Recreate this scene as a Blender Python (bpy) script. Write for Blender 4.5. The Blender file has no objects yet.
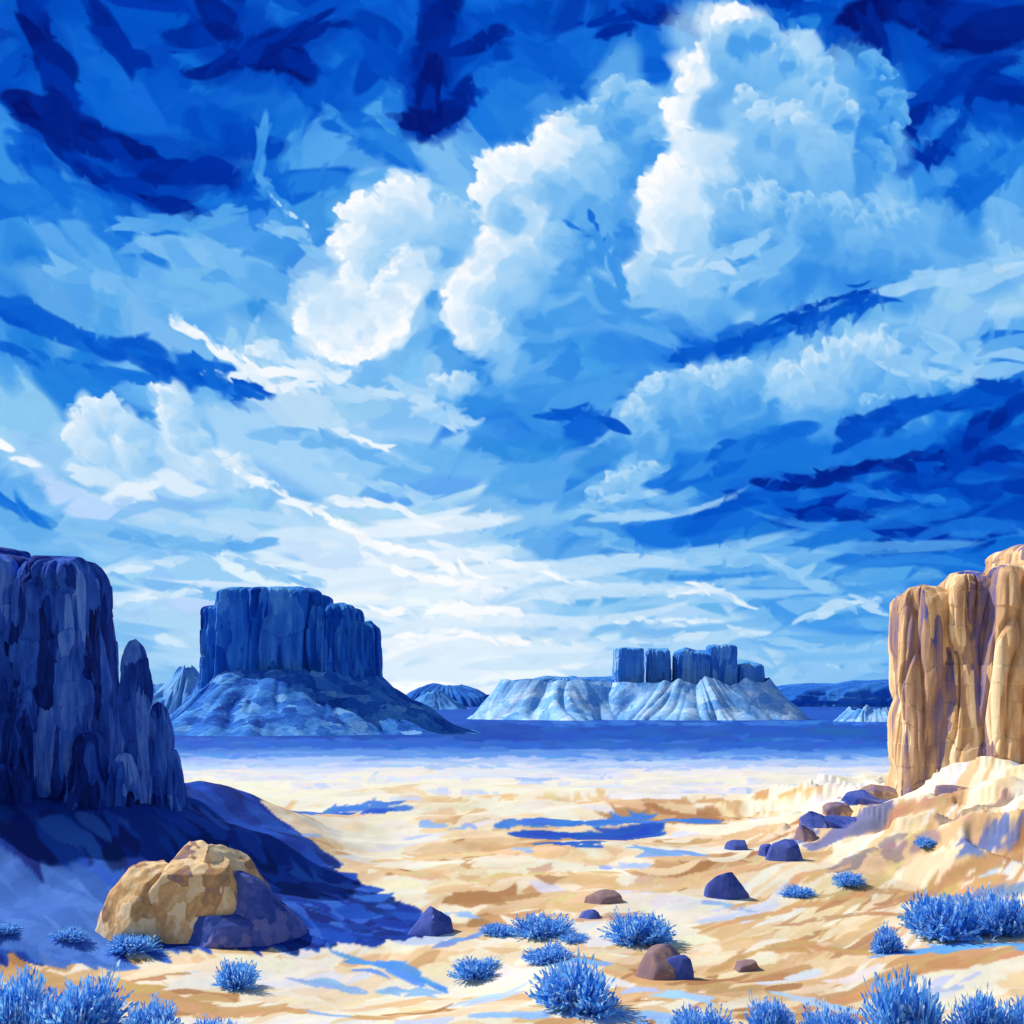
import bpy, math, numpy as np
from mathutils import Vector
rng = np.random.default_rng(7)
F=1024.0; HZ=690.0; CH=6.0

# ---------------------------------------------------------------- helpers
T2=np.random.default_rng(1).random((256,256)).astype(np.float32)
T3=np.random.default_rng(2).random((64,64,64)).astype(np.float32)
def n2(x,y,seed=0):
    x=np.asarray(x,float)+seed*17.31; y=np.asarray(y,float)+seed*7.77
    xi=np.floor(x).astype(int); yi=np.floor(y).astype(int); fx=x-xi; fy=y-yi
    fx=fx*fx*(3-2*fx); fy=fy*fy*(3-2*fy)
    a=T2[xi&255,yi&255]; b=T2[(xi+1)&255,yi&255]; c=T2[xi&255,(yi+1)&255]; d=T2[(xi+1)&255,(yi+1)&255]
    return (a*(1-fx)+b*fx)*(1-fy)+(c*(1-fx)+d*fx)*fy*1.0
def fbm2(x,y,seed=0,o=4):
    s=0;a=.5;t=0
    for i in range(o):
        s=s+a*n2(np.asarray(x)*2**i,np.asarray(y)*2**i,seed+i*3); t+=a; a*=.5
    return s/t
def n3(x,y,z,seed=0):
    x=np.asarray(x,float)+seed*11.3; y=np.asarray(y,float)+seed*5.1; z=np.asarray(z,float)+seed*3.7
    xi=np.floor(x).astype(int); yi=np.floor(y).astype(int); zi=np.floor(z).astype(int)
    fx=x-xi; fy=y-yi; fz=z-zi
    fx=fx*fx*(3-2*fx); fy=fy*fy*(3-2*fy); fz=fz*fz*(3-2*fz)
    def g(i,j,k): return T3[(xi+i)&63,(yi+j)&63,(zi+k)&63]
    a=g(0,0,0)*(1-fx)+g(1,0,0)*fx; b=g(0,1,0)*(1-fx)+g(1,1,0)*fx
    c=g(0,0,1)*(1-fx)+g(1,0,1)*fx; d=g(0,1,1)*(1-fx)+g(1,1,1)*fx
    return (a*(1-fy)+b*fy)*(1-fz)+(c*(1-fy)+d*fy)*fz
def fbm3(x,y,z,seed=0,o=3):
    s=0;a=.5;t=0
    for i in range(o):
        s=s+a*n3(np.asarray(x)*2**i,np.asarray(y)*2**i,np.asarray(z)*2**i,seed+i*3); t+=a; a*=.5
    return s/t
def sstep(a,b,x):
    t=np.clip((np.asarray(x,float)-a)/(b-a),0,1); return t*t*(3-2*t)
def lin(c):
    c=np.clip(np.asarray(c,float)/255.0,0,1)
    return np.where(c<=0.04045,c/12.92,((c+0.055)/1.055)**2.4)
def lc(r,g,b): 
    v=lin((r,g,b)); return (float(v[0]),float(v[1]),float(v[2]),1)

def grid_mesh(name,P,cols=None,wrap=False,smooth=True):
    m,n=P.shape[:2]
    idx=np.arange(m*n).reshape(m,n)
    if wrap: i2=np.concatenate([idx,idx[:,:1]],axis=1)
    else: i2=idx
    q=np.stack([i2[:-1,:-1],i2[:-1,1:],i2[1:,1:],i2[1:,:-1]],axis=-1).reshape(-1,4)
    me=bpy.data.meshes.new(name)
    me.vertices.add(m*n); me.vertices.foreach_set('co',P.reshape(-1).astype(np.float32))
    me.loops.add(q.size); me.loops.foreach_set('vertex_index',q.reshape(-1).astype(np.int32))
    me.polygons.add(len(q)); me.polygons.foreach_set('loop_start',(np.arange(len(q))*4).astype(np.int32))
    me.polygons.foreach_set('loop_total',np.full(len(q),4,np.int32))
    me.polygons.foreach_set('use_smooth',np.full(len(q),smooth))
    me.update(calc_edges=True)
    if cols is not None:
        a=me.color_attributes.new('Paint','FLOAT_COLOR','POINT')
        c4=np.ones((m*n,4),np.float32); c4[:,:3]=cols.reshape(-1,3)
        a.data.foreach_set('color',c4.reshape(-1))
    return me
def add(name,me,mat,parent=None):
    ob=bpy.data.objects.new(name,me); bpy.context.collection.objects.link(ob)
    if mat: me.materials.append(mat)
    if parent: ob.parent=parent
    return ob
def empty(name):
    e=bpy.data.objects.new(name,None); bpy.context.collection.objects.link(e); return e

# ---------------------------------------------------------------- brush engine
def stroke(C,x,y,L,W,ang,col,alpha=1.0,bend=0.0,ph=0.0,sharp=5.0,br=.10):
    r=int(math.hypot(L,W)*0.6)+3
    H,Wd=C.shape[:2]
    x0=max(0,int(x)-r); x1=min(Wd,int(x)+r+1); y0=max(0,int(y)-r); y1=min(H,int(y)+r+1)
    if x0>=x1 or y0>=y1: return
    dx=np.arange(x0,x1,dtype=np.float32)-x; dy=(np.arange(y0,y1,dtype=np.float32)-y)[:,None]
    c=math.cos(ang); s=math.sin(ang)
    u=dx*c+dy*s; v=-dx*s+dy*c
    v=v+bend*u*u/max(L,1)
    vv=v/(W*.5)
    uu=u/(L*.5)*(1+br*np.sin(vv*3.1+ph))
    d=uu*uu+vv*vv*(1+.3*np.sin(uu*3.3+ph*1.7))
    m=np.clip((1-d)*sharp,0,1)*alpha
    C[y0:y1,x0:x1]+= (col-C[y0:y1,x0:x1])*m[...,None]

PAL=np.array([(4,20,110),(0,50,168),(4,84,202),(20,112,220),(62,150,232),(108,180,240),(152,205,246),(192,224,250),(224,240,254),(252,253,255)],float)
def pal(l,P=PAL):
    l=np.clip(l,0,len(P)-1.001); i=np.floor(l).astype(int); f=(l-i)[...,None]
    return P[i]*(1-f)+P[i+1]*f
# ---------------------------------------------------------------- SKY painting (azimuth / elevation canvas)
rows="""2 2 2 1 2 2 2 2 2 2 3 4 3 2 2 2
2 2 2 2 2 3 2 3 3 4 5 5 5 4 2 2
3 2 2 2 3 4 4 5 5 5 5 6 6 5 3 3
4 4 4 4 4 5 6 6 5 4 6 6 6 5 4 4
4 5 5 5 6 6 6 6 5 5 5 5 4 4 5 6
3 4 5 6 7 7 6 5 4 4 4 3 5 6 5 4
6 6 6 6 6 6 6 4 3 3 5 5 4 4 3 2
5 6 6 6 6 6 5 4 4 4 4 3 2 1 2 2
5 6 6 6 6 7 7 6 5 4 4 4 3 2 2 2
6 6 6 6 7 8 8 8 7 6 6 6 5 4 4 3
5 6 6 6 7 7 8 8 7 6 6 5 5 5 4 4"""
G=np.array([[float(v) for v in r.split()] for r in rows.split('\n')])
def glook(x,y):
    x=np.abs(((np.asarray(x,float)+1024)%2048)-1024)
    y=np.abs(np.asarray(y,float))
    gx=np.clip((x-32)/64,0,14.999); gy=np.clip((y-32)/64,0,9.999)
    xi=np.floor(gx).astype(int); yi=np.floor(gy).astype(int); fx=gx-xi; fy=gy-yi
    fx=fx*fx*(3-2*fx); fy=fy*fy*(3-2*fy)
    return (G[yi,xi]*(1-fx)+G[yi,xi+1]*fx)*(1-fy)+(G[yi+1,xi]*(1-fx)+G[yi+1,xi+1]*fx)*fy
def skylevel(x,y):
    st=sstep(150,480,y)
    wx=(fbm2(x/130,y/100,3,2)-.5)*110; wy=(fbm2(x/140,y/70,9,2)-.5)*70
    l=glook(x+wx,y+wy)
    return l+(fbm2(x/(110+90*st),y/(90-50*st),21,2)-.5)*2.2
SX0,SX1,SY0,SY1=-600,1624,-420,722
SC=np.zeros((SY1-SY0,SX1-SX0,3),np.float32)
yy,xx=np.mgrid[SY0:SY1,SX0:SX1]
SC[:]=pal(skylevel(xx,yy))
def flow(x,y):
    x=np.asarray(x,float); y=np.asarray(y,float)
    a=np.arctan((y-690)/np.where(np.abs(x-430)<60,np.where(x<430,-60,60),x-430))
    k=sstep(300,560,y)
    a=a*(.55-.35*k)*sstep(20,200,np.abs(x-430))
    sw=(n2(x/190,y/170,31)-.5)*4.5*(1-sstep(230,450,y))
    return a+sw
def paint_pass(n,L,W,box,jit,alpha=1.0,edge=7):
    xs=rng.uniform(box[0],box[1],n); ys=rng.uniform(box[2],box[3],n)
    lev=skylevel(xs,ys)+rng.normal(0,jit,n)
    cols=pal(lev)+rng.normal(0,2,(n,3)); fl=flow(xs,ys)+rng.normal(0,.14,n); nar=1-.45*sstep(380,520,ys)
    for i in range(n):
        k=rng.uniform(.6,1.4)
        stroke(SC,xs[i]-SX0,ys[i]-SY0,L*k,W*rng.uniform(.6,1.3)*nar[i],fl[i],cols[i],alpha,rng.normal(0,.7),rng.uniform(0,6),edge if rng.random()<.3 else 1.7)
paint_pass(1500,210,90,(SX0,SX1,SY0,SY1),.42)
FR=(-110,1134,-70,SY1)
paint_pass(1200,150,66,FR,.38)
paint_pass(450,90,32,FR,.36,.8)

def S(pts,W,l,alpha=.95,n=None,jit=.3,edge=5):
    pts=np.array(pts,float)
    for (a,b) in zip(pts[:-1],pts[1:]):
        d=b-a; Ls=np.hypot(*d); k=max(2,int(Ls/11)) if n is None else n
        for i in range(k):
            t=(i+rng.uniform(0,1))/k; p=a+d*t
            w=W*rng.uniform(.4,.95)
            stroke(SC,p[0]+rng.normal(0,W*.12)-SX0,p[1]+rng.normal(0,W*.18)-SY0,min(Ls*1.2,W*rng.uniform(1.8,3.6)),w,math.atan2(d[1],d[0])+rng.normal(0,.13),pal(np.array(l+rng.normal(0,jit))),alpha,rng.normal(0,.4),rng.uniform(0,6),edge)
def lobe(x,y,r,l,dl,dv,al=.96,ed=6):
    ph=rng.uniform(0,6); a=rng.uniform(0,3.14)
    stroke(SC,x-SX0,y-SY0,r*2.1,r*rng.uniform(1.6,2.0),a,pal(np.array(l)),al,0,ph,ed)
    stroke(SC,x+dv[0]*r*.45-SX0,y+dv[1]*r*.45-SY0,r*1.9,r*1.6,a,pal(np.array(l-dl*.5)),.9*al,0,ph,2.2)
    stroke(SC,x+dv[0]*r*.85-SX0,y+dv[1]*r*.85-SY0,r*1.9,r*1.5,a+.4,pal(np.array(l-dl)),.9*al,0,ph+1,1.6)
def billow(pts,r,l,rows_=4,dv=(.75,.62),fall=.9,dens=1.0):
    pts=np.array(pts,float); dv=np.array(dv)/np.hypot(*dv)
    body=[]
    for a,b in zip(pts[:-1],pts[1:]):
        k=max(1,int(np.hypot(*(b-a))/(r*.75)*dens))
        for i in range(k): body.append(a+(b-a)*(i/k))
    body.append(pts[-1]); body=np.array(body)
    for row in range(rows_,-1,-1):
        for p in body:
            q=p+dv*r*(row*1.25+.8)+rng.normal(0,r*.35,2)
            stroke(SC,q[0]-SX0,q[1]-SY0,r*3.6,r*2.5,rng.uniform(0,3.14),pal(np.array(l-.9-fall*row*.95+rng.normal(0,.2))),.75,rng.normal(0,.3),rng.uniform(0,6),1.7)
    for row in range(0,rows_):
        for p in body:
            if row>0 and rng.random()<.25+.12*row: continue
            rr=r*rng.uniform(.5,1.0)*(1+.28*row)
            q=p+dv*r*(row*1.35)+rng.normal(0,r*(.28+.1*row),2)
            lobe(q[0],q[1],rr,l-fall*row-(.3 if row else 0)+rng.normal(0,.25),rng.uniform(1.0,1.7) if row==0 else .9,dv,.96 if row==0 else .7,6 if row==0 else 3.5)
            if row==0:
                for _ in range(2):
                    s2=rr*rng.uniform(.3,.5); e=rng.normal(0,1,2)-dv*.8; e/=np.hypot(*e)
                    lobe(q[0]+e[0]*rr*.85,q[1]+e[1]*rr*.85,s2,l+rng.normal(0,.25),.8,dv)
# --- dark upper sky
for pts,w,l in [(((290,70),(350,90),(380,60)),50,2.0),(((40,40),(0,80)),34,2.0),(((160,70),(190,110),(250,140)),50,2.0),(((0,210),(80,200),(150,235)),44,3.4),
                (((500,80),(560,60),(640,50)),44,2.8),(((930,220),(980,180),(1024,150)),36,3.0),(((820,50),(870,60)),36,2.8),(((340,120),(390,150)),30,3.2),
                (((300,10),(360,20),(400,60)),40,1.7),(((520,30),(580,80)),34,2.3),(((20,150),(60,190)),34,2.6),(((180,205),(240,190),(330,175)),30,2.8)]:
    S(pts,w,l,jit=.3,edge=2.5)
DK=[(((20,105),(90,140),(150,165),(215,172)),34,.5),(((60,150),(120,185),(180,205)),20,.8),(((30,0),(50,60),(75,120)),38,.8),
                (((205,0),(240,40),(300,60)),38,.6),(((90,0),(125,50),(150,60)),28,1.0),(((215,70),(270,50),(320,25)),24,.6),
                (((440,0),(428,60),(425,120)),44,.4),(((405,115),(435,125),(465,95)),28,.3),(((455,50),(498,35)),22,.8),
                (((600,25),(640,12),(690,18)),22,.8),(((850,30),(900,0),(960,30),(1030,20)),44,.4),(((960,85),(1030,100)),30,.8),
                (((885,50),(860,15)),24,.7),(((905,140),(925,100),(990,60)),26,1.0),(((900,150),(930,160),(960,130)),22,1.4),(((770,4),(820,6)),16,1.2)]
for pts,w,l in DK: S(pts,w*1.7,l+.9,jit=.2,edge=1.5,alpha=.7)
for pts,w,l in DK: S(pts,w,l,jit=.3,edge=2.6)
for pts,w,l in [(((0,305),(60,330),(130,352),(200,372),(255,392)),26,2.4),(((10,345),(90,370),(160,380)),18,3.0),(((0,495),(40,520)),18,3.2)]:
    S(pts,w,l,jit=.3,edge=2.2)
S(((265,120),(258,180),(290,215)),14,4.0,edge=2)
S(((262,225),(300,240),(335,262)),16,5.3,edge=3); S(((150,250),(220,260),(280,290)),28,5.0,edge=3); S(((265,188),(282,208),(310,228)),5,7.0)
S(((60,270),(130,290),(190,300)),24,5.0,edge=3); S(((120,225),(180,225),(230,215)),16,4.6,edge=3)
# --- cumulus
for pts,w,l in [(((860,90),(880,140),(850,200)),60,4.6),(((640,110),(600,150),(560,200)),80,4.9),(((720,70),(770,140),(800,210)),110,6.0),(((640,230),(740,240),(850,230)),80,5.6),
                (((520,190),(560,240),(560,300)),100,5.1),(((620,110),(600,180),(640,280)),80,4.8),(((400,240),(430,290),(420,340)),80,5.7),(((830,210),(900,240),(980,250)),60,5.0),(((480,320),(560,300),(640,270)),70,4.9),
                (((700,280),(800,270),(900,250)),60,5.0)]:
    S(pts,w,l,edge=1.5,alpha=.8)
S(((560,280),(640,268),(700,250)),28,4.9,edge=2.5); S(((540,325),(600,305),(660,330)),34,4.5,edge=2.5); S(((460,350),(530,400),(600,390)),44,4.0,edge=2.5)
billow(((880,66),(893,105),(885,150)),18,4.9,rows_=2,dv=(-.8,.4),fall=.2)
billow(((640,88),(605,98),(570,120),(548,140)),15,6.4,rows_=3,fall=.5)
billow(((405,215),(440,205),(470,215)),16,6.4,rows_=3,dv=(.3,.9),fall=.5)
billow(((738,16),(712,34),(694,66),(676,98),(680,128),(698,150),(668,172),(648,190),(632,212),(613,238)),17,9.2,rows_=5,fall=.72)
billow(((745,34),(785,52),(818,78),(842,118)),20,6.2,rows_=2,dv=(-.3,.9),fall=.4)
billow(((740,106),(775,112),(815,134)),18,6.7,rows_=3,dv=(.25,.9),fall=.5)
billow(((725,195),(755,195),(790,207),(830,212)),18,6.4,rows_=3,dv=(.2,.9),fall=.5)
billow(((790,205),(845,210),(900,225)),17,5.8,rows_=2,dv=(.2,.9),fall=.5)
billow(((545,205),(575,188),(610,182)),14,5.8,rows_=3,dv=(.2,.9),fall=.4)
billow(((560,122),(532,148),(500,158),(482,168),(482,195),(510,210),(487,232),(462,262),(450,290),(460,322)),12,9.4,rows_=4,fall=1.0)
billow(((402,188),(372,196),(345,222),(340,250),(352,275),(325,300),(305,325)),14,9.0,rows_=4,fall=.8)
billow(((408,255),(382,275),(376,300)),10,8.6,rows_=2,fall=.9)
billow(((305,325),(318,345),(345,355),(372,350),(398,325),(408,312)),12,9.3,rows_=2,dv=(.2,-.9),fall=.7)
S(((590,215),(600,236),(572,226)),9,3.2,edge=3); S(((612,200),(600,240),(622,290)),18,4.3,edge=2.5)
S(((640,300),(700,290),(790,255)),24,5.4,edge=2.5); S(((650,262),(720,262),(760,240)),18,6.2,edge=3)
# --- left streaks and left cloud
S(((175,325),(215,348),(260,372),(330,372)),13,8.8); S(((215,370),(280,388),(340,380)),12,8.2)
S(((240,350),(300,358),(330,368)),16,7.4,edge=3); S(((330,390),(400,395),(460,420)),18,6.6,edge=3)
S(((185,352),(230,388),(262,400)),11,2.6)
S(((70,440),(110,450),(160,450),(210,470)),50,6.8,edge=1.5,alpha=.8)
billow(((68,432),(80,405),(105,402),(118,435)),10,8.2,rows_=3,dv=(.5,.5),fall=.5); S(((80,475),(115,488),(160,478),(200,490)),24,7.6,edge=2)
billow(((156,385),(170,425),(198,448),(235,464)),10,8.4,rows_=3,fall=.7); S(((235,470),(280,495),(325,515)),11,8.4)
S(((0,445),(25,460)),13,8.6,edge=3); S(((250,430),(330,440),(420,470)),16,5.2,edge=3); S(((330,470),(420,500),(480,520)),13,6.2,edge=3)
billow(((430,382),(458,376)),6,7.6,rows_=2); S(((330,430),(390,450)),9,8.0,jit=.6)
# --- right-hand clouds
S(((680,355),(740,345),(820,318),(890,292)),20,2.2,edge=3); S(((770,320),(830,300),(880,285)),9,1.7,edge=3)
S(((650,410),(760,390),(880,370),(960,350)),44,5.2,edge=1.5,alpha=.8)
billow(((632,412),(655,385),(700,376),(748,366)),12,6.8,rows_=3,dv=(.35,.9),fall=.7); billow(((785,375),(835,352),(878,336),(905,350)),12,7.2,rows_=3,dv=(.3,.9),fall=.7)
billow(((862,402),(890,398),(902,412)),10,5.8,rows_=2)
S(((905,330),(960,350),(1024,345)),24,5.4,edge=3); S(((905,290),(960,280),(1024,262)),22,6.2,edge=3); S(((885,362),(940,380),(1010,370)),18,6.0,edge=3)
billow(((598,492),(622,466),(655,478)),10,6.4,rows_=2,fall=.5); S(((605,502),(650,494),(678,484)),10,6.2)
S(((545,418),(590,412),(620,425)),12,2.4,edge=3); S(((670,480),(740,450),(800,430)),26,3.0,edge=2.5); S(((700,520),(780,500),(840,480)),28,2.6,edge=2.5)
S(((900,480),(980,490),(1024,485)),22,1.5,edge=3); S(((840,440),(930,400),(1010,390)),22,2.0,edge=3); S(((950,520),(1024,510)),20,1.4,edge=3)
S(((755,488),(830,478),(900,462),(1024,452)),16,.8,edge=3); S(((800,512),(870,520),(940,535)),16,.9,edge=3); S(((960,455),(1000,420),(1024,400)),26,1.0,edge=3)
S(((870,545),(940,548),(1000,540)),15,1.3,edge=3); S(((780,575),(850,588)),9,2.0,edge=3); S(((850,490),(960,505)),10,3.2,edge=3)
# --- lower bands and horizon brightness
for i in range(120):
    x=rng.uniform(-60,1084); y=rng.uniform(515,690)
    g=math.exp(-((x-440)/260)**2)
    l=5.0+3.0*g+rng.normal(0,.55)-2.2*float(sstep(640,960,x))*float(sstep(640,520,y))
    L=rng.uniform(90,230); stroke(SC,x-SX0,y-SY0,L,rng.uniform(8,18),rng.normal(0,.04)+(.16 if x<350 else -.06),pal(np.array(l)),.8,rng.normal(0,.3),rng.uniform(0,6),2.5)
for pts,w,l in [(((330,520),(380,545),(440,560),(470,575)),13,9),(((360,555),(420,575),(500,590)),11,8.8),(((330,500),(400,508),(440,530)),10,8.3),(((380,610),(450,605),(520,615)),12,9),
                (((400,635),(460,632),(520,640)),10,9),(((470,590),(560,575),(600,590)),9,8),(((430,545),(500,560),(560,575)),10,8.3),(((660,595),(700,588),(745,604)),10,8.0),
                (((690,560),(760,560),(830,590)),14,6.0),(((620,620),(700,622),(760,632)),8,7.6),(((30,560),(90,570),(180,560)),12,7.2),(((120,600),(200,590)),10,7.4),
                (((560,640),(640,645),(700,636)),10,6.8),(((800,612),(860,600),(890,612)),12,6.8),(((770,640),(830,650),(890,645)),10,5.8),(((830,665),(890,668)),8,5.8),(((860,625),(900,632)),10,4.8),
                (((120,530),(200,550),(260,545)),14,5.0),(((520,540),(580,530),(640,545)),14,4.8),(((240,560),(320,585)),12,5.8)]:
    S(pts,w,l,jit=.3,edge=3.5)
def blur(A,k):
    for _ in range(2):
        A=(np.roll(A,k,0)+A+np.roll(A,-k,0))/3; A=(np.roll(A,k,1)+A+np.roll(A,-k,1))/3
    return A
B=blur(SC.copy(),1)
n=5000
xs=rng.uniform(FR[0],FR[1],n); ys=rng.uniform(FR[2],FR[3]-2,n); fl=flow(xs,ys)+rng.normal(0,.35,n)
for i in range(n):
    c=B[int(ys[i]-SY0),int(xs[i]-SX0)]
    stroke(SC,xs[i]-SX0,ys[i]-SY0,rng.uniform(10,24),rng.uniform(4,9),fl[i],c+rng.normal(0,3),.6,rng.normal(0,.5),rng.uniform(0,6))
def axis(a,b,c,d,step,big):
    return np.concatenate([np.arange(a,b,big),np.arange(b,c,step),np.arange(c,d,big)])
ax=axis(SX0,-80,1104,SX1-1,1.2,8.0); ay=axis(SY0,-40,SY1-1,SY1-1,1.2,8.0)
def bil(C,X,Y):
    X=np.clip(X,0,C.shape[1]-1.001); Y=np.clip(Y,0,C.shape[0]-1.001)
    xi=X.astype(int); yi=Y.astype(int); fx=(X-xi)[...,None]; fy=(Y-yi)[...,None]
    return (C[yi,xi]*(1-fx)+C[yi,xi+1]*fx)*(1-fy)+(C[yi+1,xi]*(1-fx)+C[yi+1,xi+1]*fx)*fy
AX,AY=np.meshgrid(ax,ay)
D=np.stack([(AX-512)/F,np.ones_like(AX),(HZ-AY)/F],-1); D/=np.linalg.norm(D,axis=-1,keepdims=True)
P=D*40000.0; P[...,2]+=CH
me=grid_mesh('sky',P,lin(bil(SC,AX-SX0,AY-SY0)))
msky=bpy.data.materials.new('sky_paint'); msky.use_nodes=True; nt=msky.node_tree; nt.nodes.clear()
o=nt.nodes.new('ShaderNodeOutputMaterial'); e=nt.nodes.new('ShaderNodeEmission'); a=nt.nodes.new('ShaderNodeVertexColor'); a.layer_name='Paint'
nt.links.new(a.outputs[0],e.inputs[0]); nt.links.new(e.outputs[0],o.inputs[0]); e.inputs[1].default_value=1.0
try: msky.cycles.emission_sampling='NONE'
except Exception as ex: print(ex)
add('sky',me,msky)

# ---------------------------------------------------------------- GROUND
KV=np.array([694.5,700,708,722,738,755,775,800]); KY=np.array([30000,11000,6000,2200,900,350,130,55.86])
def v2y(v):
    v=np.asarray(v,float)
    return np.where(v>=800,6144.0/np.maximum(v-690,1),np.exp(np.interp(v,KV,np.log(KY))))
def y2v(Y):
    Y=np.asarray(Y,float)
    return np.where(Y<=55.86,690+6144.0/np.maximum(Y,6.0),np.interp(-np.log(np.maximum(Y,1)),-np.log(KY),KV))
def hz(X,Y):
    X=np.asarray(X,float); Y=np.asarray(Y,float)
    v=y2v(Y); base=np.where(Y<=55.86,0.0,CH-(v-690)/F*Y)
    n=sstep(250,60,Y)
    z=base+n*((fbm2(X/9,Y/7,5,3)-.5)*1.1+(fbm2(X/2.6,Y/2.0,8,2)-.5)*.22)
    l=2.5*sstep(-4.0,-14.5,X+ .9*(fbm2(X/3,Y/3,15)-.5)*2)*sstep(22.5,34.0,Y+1.5*(n2(X/2.5,Y/5,4)-.5))*sstep(52,40,Y)
    l=l*(1+.3*(fbm2(X/2.2,Y/3.5,33,3)-.5))
    wob=(fbm2(X/5,Y/5,77,3)-.5)*5
    d=np.sqrt(((X-27)/15.5)**2+((Y-43)/24.0)**2)+wob*.06
    r=2.8*sstep(1.05,.3,d)+1.5*sstep(1.0,.75,d)*(fbm2(X/3.0,Y/2.2,19,4)-.45)
    led=sstep(.55,.62,fbm2((X+Y*.5)/1.6,(Y-X*.4)/3.2,91,2))*.3*sstep(1.08,.9,d)*sstep(.3,.6,d)
    return z+l+r+led
def hit(px,py):
    Ys=np.exp(np.linspace(math.log(10),math.log(3000),6000)); Xs=(px-512)/F*Ys
    g=hz(Xs,Ys); ray=CH-(py-HZ)/F*Ys
    i=int(np.argmax(ray<=g)); return Xs[i],Ys[i],float(g[i])
GX0,GX1,GV0,GV1=-600,1624,690,1140
GC=np.zeros((GV1-GV0,GX1-GX0,3),np.float32)
GP=np.array([(22,78,178),(70,124,204),(150,178,222),(206,210,224),(236,224,204),(240,226,202),(230,204,164),(210,172,124),(172,124,80)],float)
def gpal(l): return pal(np.asarray(l,float),GP)
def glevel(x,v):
    l=np.interp(v,[690,712,735,748,760,775,800,860,1000],[.3,.0,.1,.7,2.0,3.7,4.8,5.0,5.2])  # far rows go blue to lavender: distance haze put into the ground colour
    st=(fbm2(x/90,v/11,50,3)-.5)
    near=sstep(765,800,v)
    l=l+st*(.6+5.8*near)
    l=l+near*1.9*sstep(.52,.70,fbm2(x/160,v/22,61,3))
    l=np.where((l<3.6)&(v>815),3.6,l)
    return l
def gflow(x,v):
    a=(n2(x/120,v/40,71)-.5)*.4*sstep(750,800,v)
    a=a-.55*sstep(640,860,x)*sstep(790,850,v)*sstep(1010,900,v)
    return a+.35*sstep(420,150,x)*sstep(830,880,v)*sstep(960,920,v)
vv_,xx_=np.mgrid[GV0:GV1,GX0:GX1]; GC[:]=gpal(glevel(xx_,vv_))
def gpass(n,L,W,box,jit):
    xs=rng.uniform(box[0],box[1],n); vs=box[2]+(box[3]-box[2])*rng.uniform(0,1,n)
    lev=glevel(xs,vs)+rng.normal(0,jit,n)*(.3+.7*sstep(755,790,vs)); fl=gflow(xs,vs)
    cols=gpal(lev)+rng.normal(0,2.5,(n,3)); ks=.35+1.0*sstep(700,960,vs)
    for i in range(n):
        k=ks[i]
        stroke(GC,xs[i]-GX0,vs[i]-GV0,L*rng.uniform(.6,1.4)*(.5+.5*k),W*k*rng.uniform(.6,1.3)*(.6 if vs[i]<780 else 1),fl[i]+rng.normal(0,.07*k)*(.3 if vs[i]<780 else 1),cols[i],.95,rng.normal(0,.3)*(.2 if vs[i]<780 else 1),rng.uniform(0,6),8)
gpass(1500,180,26,(GX0,GX1,690,1140),.4)
GB=(-110,1134,690,1075)
gpass(2400,110,17,GB,.42)
gpass(2200,52,7,GB,.6)
def GS(pts,W,c,jit=5,alpha=.92,dens=1.0):
    pts=np.array(pts,float); c=np.array(c,float)
    for a,b in zip(pts[:-1],pts[1:]):
        d=b-a; Ls=np.hypot(*d); k=max(2,int(Ls/7*dens))
        for i in range(k):
            p=a+d*rng.uniform(0,1)
            stroke(GC,p[0]-GX0,p[1]+rng.normal(0,W*.2)-GV0,W*rng.uniform(2,4.5),W*rng.uniform(.25,.6),math.atan2(d[1],d[0])+rng.normal(0,.05),c+rng.normal(0,jit,3),alpha,rng.normal(0,.2),rng.uniform(0,6),7)
def GP_(pts,W,c,**k):
    GS([(px,float(y2v(hit(px,py)[1]))) for px,py in pts],W,c,**k)
GS(((-100,732),(160,728),(480,732),(560,736)),16,(14,68,164),dens=1.6); GS(((560,734),(760,732),(1100,734)),14,(20,78,172),dens=1.6); GS(((-100,745),(420,744),(700,746),(1100,745)),9,(32,90,186),dens=1.5)  # darker left band paints the butte's shadow into the plain colour
GS(((-100,755),(400,755),(700,757),(1100,755)),6,(84,136,210)); GS(((180,764),(420,766),(650,767),(900,764)),5,(160,186,224)); GS(((180,776),(420,778),(650,776)),5,(212,214,226))
GS(((560,722),(700,724),(880,722)),6,(50,112,200))
GP_(((500,824),(560,823),(620,821),(712,822)),9,(60,116,206),dens=1.3); GP_(((525,833),(580,837),(655,831)),14,(30,78,176),dens=1.5); GP_(((545,843),(600,842)),8,(36,90,188),dens=1.3); GP_(((640,848),(705,856)),10,(120,164,220),dens=1.5)  # blue strokes from here paint shaded hollows into the ground colour
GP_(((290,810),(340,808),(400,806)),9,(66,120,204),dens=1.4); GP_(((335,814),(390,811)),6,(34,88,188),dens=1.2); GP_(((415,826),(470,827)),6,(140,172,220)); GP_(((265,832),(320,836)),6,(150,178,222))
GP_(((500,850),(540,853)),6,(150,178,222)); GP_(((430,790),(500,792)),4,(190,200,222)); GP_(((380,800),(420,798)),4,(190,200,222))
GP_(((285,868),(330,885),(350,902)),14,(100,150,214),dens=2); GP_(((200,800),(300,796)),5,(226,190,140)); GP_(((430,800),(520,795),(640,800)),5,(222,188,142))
GP_(((640,800),(760,795),(820,790)),5,(204,160,110)); GP_(((380,870),(480,880),(560,870)),8,(220,184,136)); GP_(((500,905),(600,890),(700,880)),9,(222,190,144))
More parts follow.
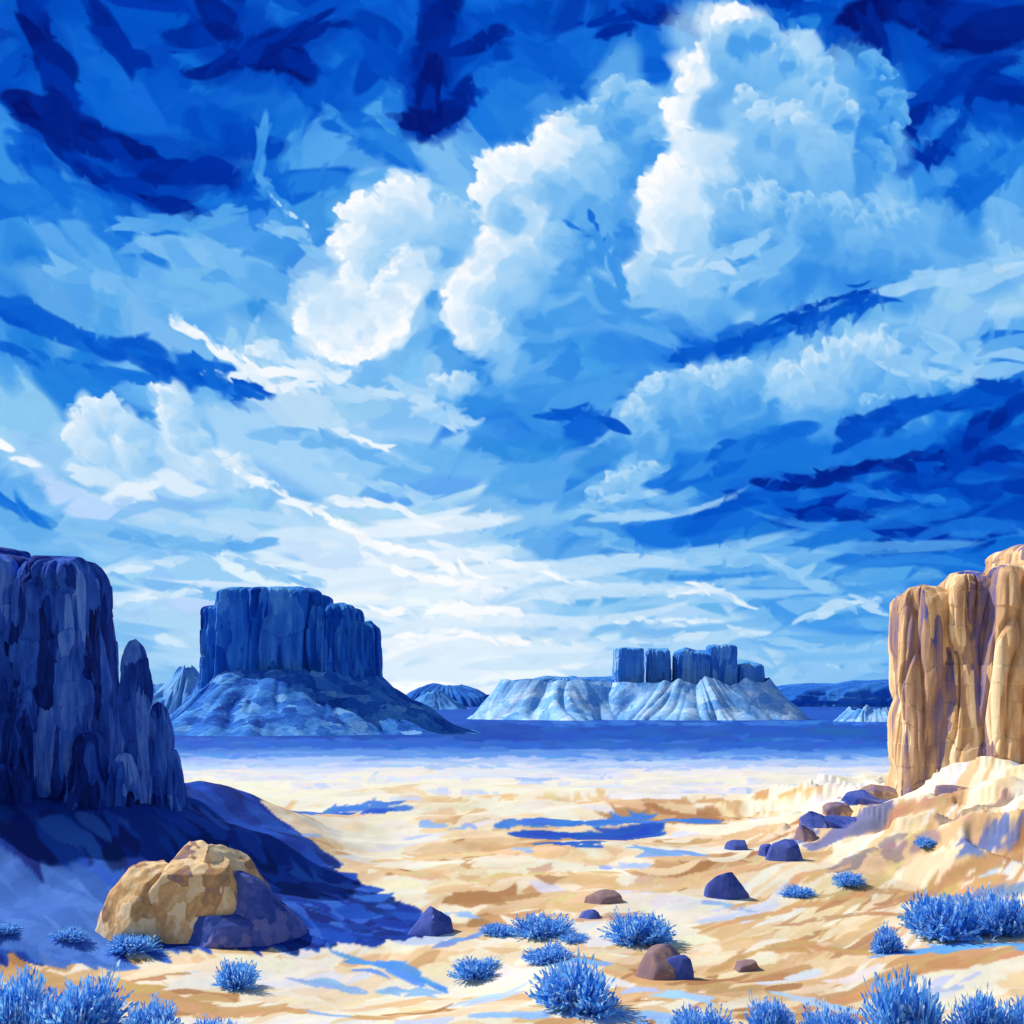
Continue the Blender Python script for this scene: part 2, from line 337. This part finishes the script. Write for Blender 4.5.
for pts,w,c in [(((380,860),(470,850),(560,862)),9,(224,192,144)),(((640,900),(720,880),(800,860)),10,(222,190,142)),
                (((720,965),(800,950),(870,958)),10,(200,156,104)),(((820,1010),(920,975),(1040,960)),18,(198,154,104)),
                (((0,960),(90,975),(200,1000)),24,(194,150,100)),(((200,1010),(300,1000),(380,1015)),12,(200,158,108)),(((560,960),(640,950),(700,955)),10,(228,204,164)),
                (((340,945),(400,955),(440,968)),10,(80,144,220)),(((300,965),(370,972),(430,975)),9,(140,176,222)),(((560,925),(640,918)),8,(190,150,124)),  # blue strokes from here paint foreground shadows into the sand colour
                (((460,1000),(520,985)),12,(180,204,232)),(((300,1000),(360,1010)),8,(150,178,222)),(((640,1000),(700,1010)),12,(160,196,232)),(((880,960),(960,955),(1040,965)),11,(96,160,226)),
                (((760,985),(820,975)),10,(210,212,222)),(((480,1020),(560,1020),(700,1028)),12,(150,190,230)),(((540,965),(620,975)),9,(130,170,222)),(((430,940),(500,930)),7,(110,150,210)),
                (((700,905),(760,910)),6,(150,180,222)),(((780,1000),(860,1015)),9,(170,196,228)),(((600,870),(660,876)),6,(160,186,222)),(((420,905),(470,912)),6,(150,180,222))]:
    GS(pts,w,c)
for pts,w,c in [(((700,930),(800,905),(880,890),(1000,880)),8,(204,160,112)),(((860,830),(900,812),(960,800)),9,(190,148,112)),(((815,850),(850,830),(885,805)),12,(120,120,164)),(((900,850),(960,828),(1020,815)),8,(216,180,134)),
                (((880,905),(940,880),(1020,860)),9,(190,144,100)),(((830,870),(880,850),(930,835)),9,(156,136,136)),(((740,905),(800,880),(850,868)),7,(210,170,122)),(((930,900),(1024,885)),7,(130,140,184)),
                (((780,925),(850,915),(930,915)),7,(192,150,108)),(((960,845),(1024,835)),7,(110,122,180)),(((700,880),(760,865),(800,850)),6,(216,178,130)),(((930,820),(1010,800)),6,(160,134,122)),
                (((850,800),(885,790)),9,(120,114,150)),(((790,845),(815,830)),8,(90,110,176))]:
    try: GP_(pts,w,c,dens=1.2)
    except Exception as ex: print(ex)
SLOPE_SHADE=np.array([(10,40,120),(14,54,150),(24,74,178),(48,100,196)],float)  # blues that paint the shaded slope below the left cliff into the ground
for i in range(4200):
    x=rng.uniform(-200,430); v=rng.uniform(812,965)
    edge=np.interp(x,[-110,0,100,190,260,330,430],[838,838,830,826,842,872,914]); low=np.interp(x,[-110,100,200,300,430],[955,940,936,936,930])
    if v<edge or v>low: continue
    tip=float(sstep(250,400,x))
    stroke(GC,x-GX0,v-GV0,rng.uniform(24,70)*(1-.4*tip),rng.uniform(5,12)*(1-.3*tip),.22-.2*tip+rng.normal(0,.08),SLOPE_SHADE[rng.choice(4,p=[.3,.35,.25,.1])]+rng.normal(0,3,3)*1.0,.95,rng.normal(0,.2),rng.uniform(0,6),7)
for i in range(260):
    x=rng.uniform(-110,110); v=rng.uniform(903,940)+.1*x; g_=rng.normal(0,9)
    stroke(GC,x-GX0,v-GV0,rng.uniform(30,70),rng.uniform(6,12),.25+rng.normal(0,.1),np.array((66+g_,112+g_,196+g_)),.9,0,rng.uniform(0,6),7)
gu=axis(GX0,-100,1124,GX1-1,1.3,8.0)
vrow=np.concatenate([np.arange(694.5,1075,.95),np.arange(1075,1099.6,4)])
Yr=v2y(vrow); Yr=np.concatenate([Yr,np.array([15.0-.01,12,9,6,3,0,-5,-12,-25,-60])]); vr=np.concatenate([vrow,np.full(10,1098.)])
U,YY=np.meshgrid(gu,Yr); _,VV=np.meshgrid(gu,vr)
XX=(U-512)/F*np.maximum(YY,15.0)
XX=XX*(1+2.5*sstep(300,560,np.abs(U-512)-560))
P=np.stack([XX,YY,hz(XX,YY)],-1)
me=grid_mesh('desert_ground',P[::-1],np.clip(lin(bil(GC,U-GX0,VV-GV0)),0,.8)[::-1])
def surf(name,build,rough=.95,bump=None):
    m=bpy.data.materials.new(name); m.use_nodes=True; nt=m.node_tree
    b=nt.nodes['Principled BSDF']; b.inputs['Roughness'].default_value=rough
    b.inputs['Specular IOR Level'].default_value=.1
    c=build(nt); nt.links.new(c,b.inputs['Base Color'])
    if bump:
        tc=nt.nodes.new('ShaderNodeTexCoord'); mp=nt.nodes.new('ShaderNodeMapping'); mp.inputs['Scale'].default_value=bump[0]
        no=nt.nodes.new('ShaderNodeTexNoise'); no.inputs['Scale'].default_value=1; no.inputs['Detail'].default_value=4
        bp=nt.nodes.new('ShaderNodeBump'); bp.inputs['Strength'].default_value=bump[1]; bp.inputs['Distance'].default_value=bump[2]
        nt.links.new(tc.outputs['Object'],mp.inputs[0]); nt.links.new(mp.outputs[0],no.inputs['Vector']); nt.links.new(no.outputs[0],bp.inputs['Height']); nt.links.new(bp.outputs[0],b.inputs['Normal'])
    return m
def vcol(nt):
    a=nt.nodes.new('ShaderNodeVertexColor'); a.layer_name='Paint'; return a.outputs[0]
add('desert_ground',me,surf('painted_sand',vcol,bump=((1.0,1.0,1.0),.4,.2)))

def rock_mat(name,cols,px,vert=.3,bump=.4,lo=.42,span=.38,cell=14):
    def build(nt):
        N=nt.nodes.new; Lk=nt.links.new
        tc=N('ShaderNodeTexCoord'); mp=N('ShaderNodeMapping'); s=1/(cell*px); mp.inputs['Scale'].default_value=(s,s,s*vert)
        Lk(tc.outputs['Object'],mp.inputs[0])
        n=N('ShaderNodeTexNoise'); n.inputs['Scale'].default_value=1.0; n.inputs['Detail'].default_value=2; Lk(mp.outputs[0],n.inputs['Vector'])
        sb=N('ShaderNodeVectorMath'); sb.operation='MULTIPLY_ADD'; sb.inputs[1].default_value=(1.5,1.5,1.5); Lk(n.outputs['Color'],sb.inputs[0]); Lk(mp.outputs[0],sb.inputs[2])
        vo=N('ShaderNodeTexVoronoi'); vo.inputs['Scale'].default_value=1.0; Lk(sb.outputs[0],vo.inputs['Vector'])
        n2_=N('ShaderNodeTexNoise'); n2_.inputs['Scale'].default_value=.6; n2_.inputs['Detail'].default_value=3; Lk(vo.outputs['Position'],n2_.inputs['Vector'])
        n3_=N('ShaderNodeTexNoise'); n3_.inputs['Scale'].default_value=3; n3_.inputs['Detail'].default_value=3; Lk(mp.outputs[0],n3_.inputs['Vector'])
        mx=N('ShaderNodeMath'); mx.operation='MULTIPLY_ADD'; mx.inputs[1].default_value=.22; Lk(n3_.outputs[0],mx.inputs[0]); Lk(n2_.outputs[0],mx.inputs[2])
        r=N('ShaderNodeValToRGB'); Lk(mx.outputs[0],r.inputs[0])
        k=len(cols)
        while len(r.color_ramp.elements)<k: r.color_ramp.elements.new(.5)
        for i,c in enumerate(cols):
            r.color_ramp.elements[i].position=lo+span*i/(k-1); r.color_ramp.elements[i].color=lc(*c)
        return r.outputs[0]
    return surf(name,build,bump=((1/(8*px),1/(8*px),.35/(8*px)),bump,3*px))

# ---------------------------------------------------------------- ROCK FORMS
def column(cx,cy,rx,ry,z0,z1,seed=0,p=3.0,taper=.08,flute=.14,fs=5.0,tilt=(0,0),cap=.12,ledge=.02,rot=0,nt_=260,nz=130,blob=0,topn=.03,capd=.75,fine=.25,crack=0,bz=.9):
    th=np.linspace(0,2*np.pi,nt_,endpoint=False); t=np.linspace(0,1,nz)
    TH,TT=np.meshgrid(th,t); c=np.cos(TH); s=np.sin(TH); H=z1-z0; R0=min(rx,ry)
    R=1/((np.abs(c/rx)**p+np.abs(s/ry)**p)**(1/p))
    X=R*c; Y=R*s
    wz=(n3(X/R0*.8,Y/R0*.8,TT*H/R0*.5,seed+21)-.5)*1.2
    fl=n3(X/R0*fs*.5+wz,Y/R0*fs*.5,TT*H/R0*.2,seed); rid=1-np.abs(fl*2-1)
    fl2=n3(X/R0*fs*1.3+wz,Y/R0*fs*1.3,TT*H/R0*.6,seed+5); rid2=1-np.abs(fl2*2-1)
    sc=1-taper*TT-flute*rid**3-flute*fine*rid2**3
    sc+=ledge*np.sign(np.sin(TT*H/R0*5+3*n2(TH*2,TT*3,seed)))*n2(TH*2+seed,TT*9,seed+2)
    sc+=blob*(n3(X/R0*1.5,Y/R0*1.5,TT*H/R0*bz,seed+9)-.5)
    if crack:
        cz=n3(X/R0*1.3,Y/R0*1.3,TT*H/R0*.35,seed+30); sc-=crack*np.clip(1-np.abs(cz-.5)*16,0,1)
    u=np.clip((TT-(1-cap))/cap,0,1); sc*=np.sqrt(np.clip(1-capd*u**2.5,0,1))
    Z=z0+H*TT
    XX=cx+tilt[0]*TT+ (X*math.cos(rot)-Y*math.sin(rot))*sc; YY=cy+tilt[1]*TT+(X*math.sin(rot)+Y*math.cos(rot))*sc
    Z=Z+H*topn*(fbm3(XX/R0*1.6,YY/R0*1.6,0,seed+3)-.5)*2*TT**3
    P=np.stack([XX,YY,Z],-1)
    rings=[]
    cen=P[-1].mean(axis=0)
    for k in (.85,.65,.42,.2,.02):
        q=cen+(P[-1]-cen)*k; q[:,2]=P[-1][:,2]*k+cen[2]*(1-k)+H*.02*(1-k)
        rings.append(q)
    return np.concatenate([P,np.array(rings)])
def talus(cx,cy,rx,ry,ox,oy,zt,zb,seed=0,pw=1.4,rid=.25,p=2.4,nt_=520,nr=110,sx=0,fq=1.0):
    th=np.linspace(0,2*np.pi,nt_,endpoint=False); s=np.linspace(0,1,nr)
    TH,SS=np.meshgrid(th,s); c=np.cos(TH); sn=np.sin(TH)
    Ri=1/((np.abs(c/rx)**p+np.abs(sn/ry)**p)**(1/p)); Ro=1/((np.abs(c/ox)**2+np.abs(sn/oy)**2)**.5)
    Ro=Ro*(1+.22*(n3(c*2.2,sn*2.2,0,seed)-.5)*2)
    R=Ri*.93*(1-SS)+Ro*SS
    k=5.0*fq
    wx=(n3(c*k,sn*k,SS*2.2,seed+1)-.5)*.35
    g1=1-np.abs(n3(c*k*1.0+wx*5,sn*k*1.0,SS*1.3,seed+2)*2-1)
    g2=1-np.abs(n3(c*k*2.6+wx*6,sn*k*2.6,SS*3.5,seed+3)*2-1)
    Z=zb+(zt-zb)*(1-SS)**pw
    Z=Z-(zt-zb)*rid*(g1**2*.8+g2**2*.25)*np.sin(np.pi*np.clip(SS*.9+.06,0,1))**.8
    Z+=(zt-zb)*.16*(n3(c*5,sn*5,SS*5,seed+8)-.5)
    P=np.stack([cx+sx*(SS)+R*c,cy+R*sn,Z],-1)
    return P[::-1]
def px2x(px,Y): return (px-512)/F*Y
def py2z(py,Y): return CH-(py-HZ)/F*Y
def group(name,parts,mat,smooth=True):
    e=empty(name)
    for n_,P,*m in parts:
        add(n_,grid_mesh(n_,P,wrap=True,smooth=smooth),m[0] if m else mat,e)
    return e
def colpx(pl,pr,top,bot,Y,dy,ry,**k):
    cx=px2x((pl+pr)/2,Y+dy); rx=(pr-pl)/2/F*(Y+dy)
    return column(cx,Y+dy,rx,ry,py2z(bot,Y+dy),py2z(top,Y+dy),**k)

m_butte=rock_mat('haze_blue_butte_rock',[(14,66,158),(30,104,198),(58,140,222),(112,184,242)],1.17,vert=.22)  # blue of the aerial haze is put into the butte's base colours
m_but_t=rock_mat('haze_blue_talus',[(18,72,164),(34,102,198),(66,138,218),(120,178,234)],1.17,vert=1.6)
Y=1250
group('butte',[('caprock',colpx(217,331,592,690,Y,0,90,seed=3,p=4.5,taper=.06,flute=.10,fs=6,cap=.07,capd=.35,nt_=460,topn=.035,fine=.9,crack=.05,blob=.06)),
  ('shoulder_block',colpx(300,366,607,690,Y,-4,78,seed=8,p=4.2,taper=.10,flute=.11,fs=6,cap=.10,capd=.5,nt_=380,topn=.07,fine=.9,crack=.05,blob=.06)),
  ('low_shoulder',colpx(336,383,624,690,Y,-8,62,seed=12,p=3.6,taper=.18,flute=.12,fs=6,cap=.14,capd=.5,topn=.09,fine=.9)),
  ('left_rib',colpx(207,250,607,690,Y,-14,66,seed=16,p=3.8,taper=.10,flute=.12,fs=6,cap=.10,capd=.5,topn=.05,fine=.9)),
  ('talus_slope',talus(px2x(292,Y),Y,86/F*Y,95,172/F*Y,270,py2z(668,Y),py2z(733,Y),seed=4,pw=1.3,rid=.2,sx=26),m_but_t)],m_butte)
m_mesa=rock_mat('mesa_rock',[(44,116,206),(72,146,222),(116,178,236),(160,208,246)],2.5,vert=.3)  # mesa blues carry the distance haze in the base colour
m_mesa_t=rock_mat('mesa_talus',[(84,150,222),(118,178,236),(160,204,242),(206,228,250)],2.5,vert=1.6)  # paler still: hazy, sunlit slopes painted into the base colour
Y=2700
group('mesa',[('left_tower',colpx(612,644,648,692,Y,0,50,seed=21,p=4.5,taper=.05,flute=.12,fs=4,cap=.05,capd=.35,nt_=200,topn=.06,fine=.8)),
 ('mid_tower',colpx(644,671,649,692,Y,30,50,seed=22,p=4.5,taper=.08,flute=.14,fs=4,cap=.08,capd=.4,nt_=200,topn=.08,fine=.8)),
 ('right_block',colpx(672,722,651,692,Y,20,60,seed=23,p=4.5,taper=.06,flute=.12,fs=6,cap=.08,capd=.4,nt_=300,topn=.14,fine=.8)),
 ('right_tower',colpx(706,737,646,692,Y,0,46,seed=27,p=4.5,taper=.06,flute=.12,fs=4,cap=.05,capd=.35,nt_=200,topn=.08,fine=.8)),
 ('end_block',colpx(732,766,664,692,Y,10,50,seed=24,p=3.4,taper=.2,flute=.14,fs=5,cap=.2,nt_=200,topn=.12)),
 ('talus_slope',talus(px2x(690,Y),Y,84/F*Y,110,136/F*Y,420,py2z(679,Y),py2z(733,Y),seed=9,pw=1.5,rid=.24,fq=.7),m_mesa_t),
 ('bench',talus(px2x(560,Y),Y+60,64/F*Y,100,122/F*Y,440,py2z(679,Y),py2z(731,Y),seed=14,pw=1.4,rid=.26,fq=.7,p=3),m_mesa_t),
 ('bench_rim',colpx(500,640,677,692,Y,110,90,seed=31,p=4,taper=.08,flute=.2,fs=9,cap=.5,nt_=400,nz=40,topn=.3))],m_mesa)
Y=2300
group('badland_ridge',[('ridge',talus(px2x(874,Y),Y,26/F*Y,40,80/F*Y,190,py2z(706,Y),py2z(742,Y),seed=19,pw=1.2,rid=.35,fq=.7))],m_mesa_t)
m_far=rock_mat('distant_rock',[(24,86,182),(42,112,206),(70,142,222)],7,vert=.6)  # both distant materials have blue haze in their base colour
m_far2=rock_mat('distant_haze_pale_rock',[(70,140,218),(98,164,232),(132,188,240)],7,vert=1)
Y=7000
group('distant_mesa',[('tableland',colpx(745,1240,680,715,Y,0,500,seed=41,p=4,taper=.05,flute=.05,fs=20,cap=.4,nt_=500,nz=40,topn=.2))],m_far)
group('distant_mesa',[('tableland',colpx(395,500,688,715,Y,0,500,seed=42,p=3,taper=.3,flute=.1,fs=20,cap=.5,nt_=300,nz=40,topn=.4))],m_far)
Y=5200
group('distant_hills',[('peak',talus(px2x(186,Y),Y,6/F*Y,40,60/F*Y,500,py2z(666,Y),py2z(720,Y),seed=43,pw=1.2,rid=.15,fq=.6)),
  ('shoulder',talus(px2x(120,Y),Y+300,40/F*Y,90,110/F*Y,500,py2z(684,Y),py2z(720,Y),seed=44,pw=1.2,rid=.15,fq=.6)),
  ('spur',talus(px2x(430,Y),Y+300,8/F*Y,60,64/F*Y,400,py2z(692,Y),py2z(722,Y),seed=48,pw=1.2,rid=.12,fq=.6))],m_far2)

m_left=rock_mat('shade_blue_cliff_rock',[(8,28,96),(16,52,150),(46,98,206),(104,150,232)],.036,vert=.2,bump=.5,lo=.44,span=.34)  # blue of the cliff's shade is put into the rock colours
Y=35
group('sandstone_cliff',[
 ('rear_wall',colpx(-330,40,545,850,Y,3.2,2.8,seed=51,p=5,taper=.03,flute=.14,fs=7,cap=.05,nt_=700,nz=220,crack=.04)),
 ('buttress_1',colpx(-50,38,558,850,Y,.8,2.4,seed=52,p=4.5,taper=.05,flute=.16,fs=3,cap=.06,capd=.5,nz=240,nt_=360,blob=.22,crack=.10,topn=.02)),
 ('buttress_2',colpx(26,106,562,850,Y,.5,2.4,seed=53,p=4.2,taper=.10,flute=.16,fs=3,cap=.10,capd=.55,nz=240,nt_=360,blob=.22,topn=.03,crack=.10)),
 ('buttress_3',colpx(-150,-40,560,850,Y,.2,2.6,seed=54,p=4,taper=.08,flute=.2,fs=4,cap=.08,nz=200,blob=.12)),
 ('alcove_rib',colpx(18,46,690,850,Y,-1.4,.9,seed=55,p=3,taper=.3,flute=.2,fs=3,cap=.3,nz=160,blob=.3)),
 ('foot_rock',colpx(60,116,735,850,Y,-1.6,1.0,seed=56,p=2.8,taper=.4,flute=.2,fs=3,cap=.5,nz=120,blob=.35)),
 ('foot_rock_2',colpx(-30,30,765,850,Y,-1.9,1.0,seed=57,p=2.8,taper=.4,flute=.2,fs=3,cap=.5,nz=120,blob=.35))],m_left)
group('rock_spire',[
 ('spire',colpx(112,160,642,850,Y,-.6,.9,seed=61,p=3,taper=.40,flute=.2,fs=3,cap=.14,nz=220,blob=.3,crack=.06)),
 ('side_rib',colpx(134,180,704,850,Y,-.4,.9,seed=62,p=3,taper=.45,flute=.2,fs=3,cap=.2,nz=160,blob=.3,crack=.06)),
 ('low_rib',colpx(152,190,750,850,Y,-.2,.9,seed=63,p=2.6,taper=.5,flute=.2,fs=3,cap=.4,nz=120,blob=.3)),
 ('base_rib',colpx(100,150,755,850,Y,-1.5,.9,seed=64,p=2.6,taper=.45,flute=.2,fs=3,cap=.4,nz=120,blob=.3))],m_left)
m_right=rock_mat('golden_sandstone',[(90,94,164),(168,134,118),(216,176,128),(242,218,180)],.044,vert=.14,bump=.4,lo=.45,span=.26,cell=17)  # violet end of the ramp imitates shadow strips in the rock colour
Y=45
kw=dict(nz=260,nt_=360,blob=.36,bz=.35,topn=.03,crack=.12,fine=.3)
group('sandstone_cliff',[
 ('buttress_1',colpx(886,946,590,830,Y,1.3,2.0,seed=71,p=3.6,taper=.18,flute=.22,fs=1.8,cap=.07,capd=.55,tilt=(.3,0),**kw)),
 ('buttress_2',colpx(930,992,576,830,Y,.4,2.0,seed=82,p=3.6,taper=.16,flute=.22,fs=1.8,cap=.06,capd=.55,tilt=(.3,0),**kw)),
 ('buttress_3',colpx(972,1034,568,830,Y,-1.1,2.0,seed=83,p=3.6,taper=.18,flute=.22,fs=1.8,cap=.07,capd=.55,tilt=(.35,.3),**kw)),
 ('buttress_4',colpx(1014,1096,556,830,Y,-2.4,2.4,seed=84,p=3.4,taper=.16,flute=.22,fs=2.0,cap=.10,tilt=(.2,.3),**kw)),
 ('buttress_5',colpx(1070,1170,550,830,Y,-3.0,2.6,seed=78,p=3,taper=.12,flute=.24,fs=3,cap=.12,**kw)),
 ('caprock',colpx(994,1130,544,574,Y,1.0,3.0,seed=75,p=3,taper=.05,flute=.1,fs=5,cap=.5,nz=60,blob=.2,topn=.2)),
 ('rear_wall',colpx(912,1380,584,830,Y,4.4,3,seed=76,p=4,taper=.03,flute=.15,fs=9,cap=.06,nt_=600,nz=160))],m_right)

# ---------------------------------------------------------------- boulders and stones
import bmesh
def stone(name,rx,ry,rz,seed,cuts=14,sub=5,lump=.25,skew=0,fine=.05,dd=(.62,.88)):
    bm=bmesh.new(); bmesh.ops.create_icosphere(bm,subdivisions=sub,radius=1)
    V=np.array([v.co[:] for v in bm.verts]); r=np.random.default_rng(seed)
    V*=(1+lump*(fbm3(V[:,0]*1.4+5,V[:,1]*1.4+5,V[:,2]*1.4+5,seed)-.5)*2)[:,None]
    for _ in range(cuts):
        nrm=r.normal(0,1,3); nrm[2]=abs(nrm[2])*.8; nrm/=np.linalg.norm(nrm); d=r.uniform(*dd)
        ex=np.maximum(V@nrm-d,0); V-=ex[:,None]*nrm*.95
    V+=(fbm3(V[:,0]*4+9,V[:,1]*4+9,V[:,2]*4+9,seed+3)[:,None]-.5)*fine*V
    V[:,0]+=skew*V[:,2]
    V*=np.array([rx,ry,rz])
    for v,c in zip(bm.verts,V): v.co=c
    me=bpy.data.meshes.new(name); bm.to_mesh(me); bm.free()
    me.polygons.foreach_set('use_smooth',np.full(len(me.polygons),True))
    return me
m_bould=rock_mat('boulder_rock',[(110,104,150),(182,140,100),(218,176,124),(240,214,174)],.02,vert=.8,bump=.4,cell=22,lo=.44,span=.27)
m_slate_shade=rock_mat('slate_shade_rock',[(34,58,140),(60,84,168),(92,104,180),(124,124,184)],.02,vert=.8,bump=.35,cell=20)  # slate blues stand in for shade on the boulder flank and stones
m_brown=rock_mat('brown_stone',[(90,92,150),(144,118,122),(200,162,122)],.02,vert=.8,bump=.3,cell=20)  # violet end of the ramp paints in the stone's shaded half
x,y,z=hit(195,944); yb=y; y+=1.4; s=y/F
e=empty('boulder')
for n_,dx,dyy,rx,rz,ryy,sd,sk,mt in [('main_mass',4,0,72,86,1.6,5,-.06,m_bould),('left_lobe',-48,.0,54,66,1.4,26,.22,m_bould),('right_flank',62,-.1,50,60,1.3,31,-.45,m_slate_shade),('upper_right',32,.1,50,84,1.4,35,-.2,m_bould),('front_foot',40,-.9,50,26,.8,38,-.1,m_slate_shade)]:  # slate-coloured parts paint the boulder's shaded right side
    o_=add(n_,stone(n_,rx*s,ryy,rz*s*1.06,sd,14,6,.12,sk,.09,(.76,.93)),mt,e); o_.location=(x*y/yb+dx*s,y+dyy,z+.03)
STN=[(432,934,34,24,m_slate_shade),(722,898,24,24,m_slate_shade),(784,860,22,26,m_slate_shade),(768,856,13,16,m_slate_shade),(740,850,15,11,m_slate_shade),(664,978,34,34,m_brown),(680,979,24,28,m_slate_shade),(748,970,20,10,m_brown),
 (592,918,14,9,m_slate_shade),(606,903,26,12,m_brown)]
for i,(px,py,hw,hh,mt) in enumerate(STN):
    x,y,z=hit(px,py); s=y/F
    o_=add('rock',stone('rock',hw*s,hw*s*.8,hh*s*1.05,100+i,20,4,.25,fine=.05,dd=(.45,.75)),mt); o_.location=(x,y+hw*s*.3,z+.05*hh*s); o_.scale=(1.2,1.2,1.3)
e=empty('rock_outcrop'); k=0
for px,py,hw,hh,mt in [(884,794,38,14,m_brown),(862,802,36,15,m_slate_shade),(842,814,34,16,m_brown),(824,826,30,17,m_slate_shade),(808,840,24,15,m_brown),(852,822,30,9,m_slate_shade),(958,790,34,7,m_brown)]:
    x,y,z=hit(px,py); s=y/F; k+=1
    o_=add('ledge_%d'%k,stone('ledge',hw*s,hw*s*1.1,hh*s*1.3,300+k,22,5,.35,-.35,.10,(.4,.75)),mt,e); o_.location=(x,y+.3,z-.05)

# ---------------------------------------------------------------- sagebrush
def bush_mesh(seed,n=700):
    r=np.random.default_rng(seed); vs=[];fs=[]; lobes=r.normal(0,.34,(7,2)); lobes[0]=0
    hs=r.uniform(.6,1.0,7)
    for i in range(n):
        k=r.integers(0,7); b=np.array([lobes[k,0],lobes[k,1],0.0])
        a=r.uniform(0,2*np.pi); el=math.acos(r.uniform(.05,1)); d=np.array([math.sin(el)*math.cos(a),math.sin(el)*math.sin(a),math.cos(el)*1.1])
        L=hs[k]*r.uniform(.55,.95)*.66
        side=np.cross(d,r.normal(0,1,3)); side/=np.linalg.norm(side)
        w=r.uniform(.018,.036); st=b*.5+d*L*r.uniform(.05,.35); en=b*.9+d*L+np.array([0,0,.06])
        mid=(st+en)/2+r.normal(0,.02,3)
        q=len(vs); vs+= [st-side*w*.3,st+side*w*.3,mid+side*w,en,mid-side*w]; fs.append((q,q+1,q+2,q+3,q+4))
        for t in (.5,.65,.8,.92):
            c=st+(en-st)*t; dd=d+r.normal(0,.35,3); dd/=np.linalg.norm(dd); s2=np.cross(dd,r.normal(0,1,3)); s2/=np.linalg.norm(s2)
            l=.11*r.uniform(.7,1.3); q=len(vs); vs+=[c,c+dd*l*.5+s2*w*.8,c+dd*l,c+dd*l*.5-s2*w*.8]; fs.append((q,q+1,q+2,q+3))
    V=np.array(vs); V[:,2]=np.maximum(V[:,2],-.02)
    me=bpy.data.meshes.new('sagebrush'); me.from_pydata(V.tolist(),[],fs); me.update(); return me
def sage(nt):
    N=nt.nodes.new; L=nt.links.new
    g=N('ShaderNodeNewGeometry'); 
    r=N('ShaderNodeValToRGB'); L(g.outputs['Random Per Island'],r.inputs[0])
    while len(r.color_ramp.elements)<4: r.color_ramp.elements.new(.5)
    for el,(p_,c) in zip(r.color_ramp.elements,[(0,(50,140,232)),(.35,(94,176,246)),(.75,(146,208,252)),(1,(206,236,254))]): el.position=p_; el.color=lc(*c)
    return r.outputs[0]
m_sage=surf('sage_leaves',sage,.8)
nt=m_sage.node_tree; b=nt.nodes['Principled BSDF']; tr=nt.nodes.new('ShaderNodeBsdfTranslucent'); ms=nt.nodes.new('ShaderNodeMixShader'); ms.inputs[0].default_value=.5
src=b.inputs['Base Color'].links[0].from_socket; nt.links.new(src,tr.inputs[0]); nt.links.new(b.outputs[0],ms.inputs[1]); nt.links.new(tr.outputs[0],ms.inputs[2])
nt.links.new(ms.outputs[0],[n_ for n_ in nt.nodes if n_.type=='OUTPUT_MATERIAL'][0].inputs[0])
BM=[bush_mesh(200+i) for i in range(5)]
for b in BM: b.materials.append(m_sage)
BU=[(237,985,54,36),(578,1008,100,64),(640,942,66,38),(540,936,56,26),(478,976,50,26),(545,962,60,20),(885,952,42,34),(940,938,76,58),(1002,934,64,54),(1046,936,50,40),
 (918,1044,90,92),(985,1042,70,64),(82,1040,96,80),(10,1036,80,80),(150,1042,70,54),(130,948,60,22),(72,938,44,14),(770,1040,50,56),(700,1042,60,42),(850,884,40,16),(798,896,44,11),
 (924,846,30,12),(500,934,44,14),(836,1042,56,46),(205,1046,60,38),(10,932,36,12),(1035,1040,66,60),(640,1046,50,30),(570,940,30,10),(48,1046,60,60)]
for i,(px,py,w,h) in enumerate(BU):
    x,y,z=hit(px,py); s=y/F
    o_=bpy.data.objects.new('sagebrush',BM[i%5]); bpy.context.collection.objects.link(o_)
    o_.location=(x,y,z-.02); o_.rotation_euler=(0,0,i*1.7); o_.scale=(w*s*.6,w*s*.6,h*s*1.3)

# ---------------------------------------------------------------- light, world, camera
az=math.radians(64); el=math.radians(43)
sdir=Vector((-math.sin(az)*math.cos(el),math.cos(az)*math.cos(el),math.sin(el)))
L=bpy.data.lights.new('sun','SUN'); L.energy=4.3; L.angle=math.radians(.5); L.color=(1,.95,.86)
lo=bpy.data.objects.new('sun',L); bpy.context.collection.objects.link(lo); lo.rotation_euler=(-sdir).to_track_quat('-Z','Y').to_euler()
w=bpy.data.worlds.new('World'); bpy.context.scene.world=w; w.use_nodes=True; nt=w.node_tree
sk=nt.nodes.new('ShaderNodeTexSky'); sk.sky_type='NISHITA'; sk.sun_disc=False; sk.sun_elevation=el; sk.sun_rotation=math.atan2(sdir.x,sdir.y)
nt.links.new(sk.outputs[0],nt.nodes['Background'].inputs[0]); nt.nodes['Background'].inputs[1].default_value=.11
cam=bpy.data.cameras.new('camera'); co=bpy.data.objects.new('camera',cam); bpy.context.collection.objects.link(co)
co.location=(0,0,CH); co.rotation_euler=(math.radians(90),0,0); cam.lens=36; cam.sensor_width=36; cam.shift_y=(HZ-512)/1024; cam.clip_end=100000; cam.clip_start=.1
sc=bpy.context.scene; sc.camera=co
sc.view_settings.view_transform='Standard'; sc.view_settings.look='None'; sc.view_settings.exposure=0
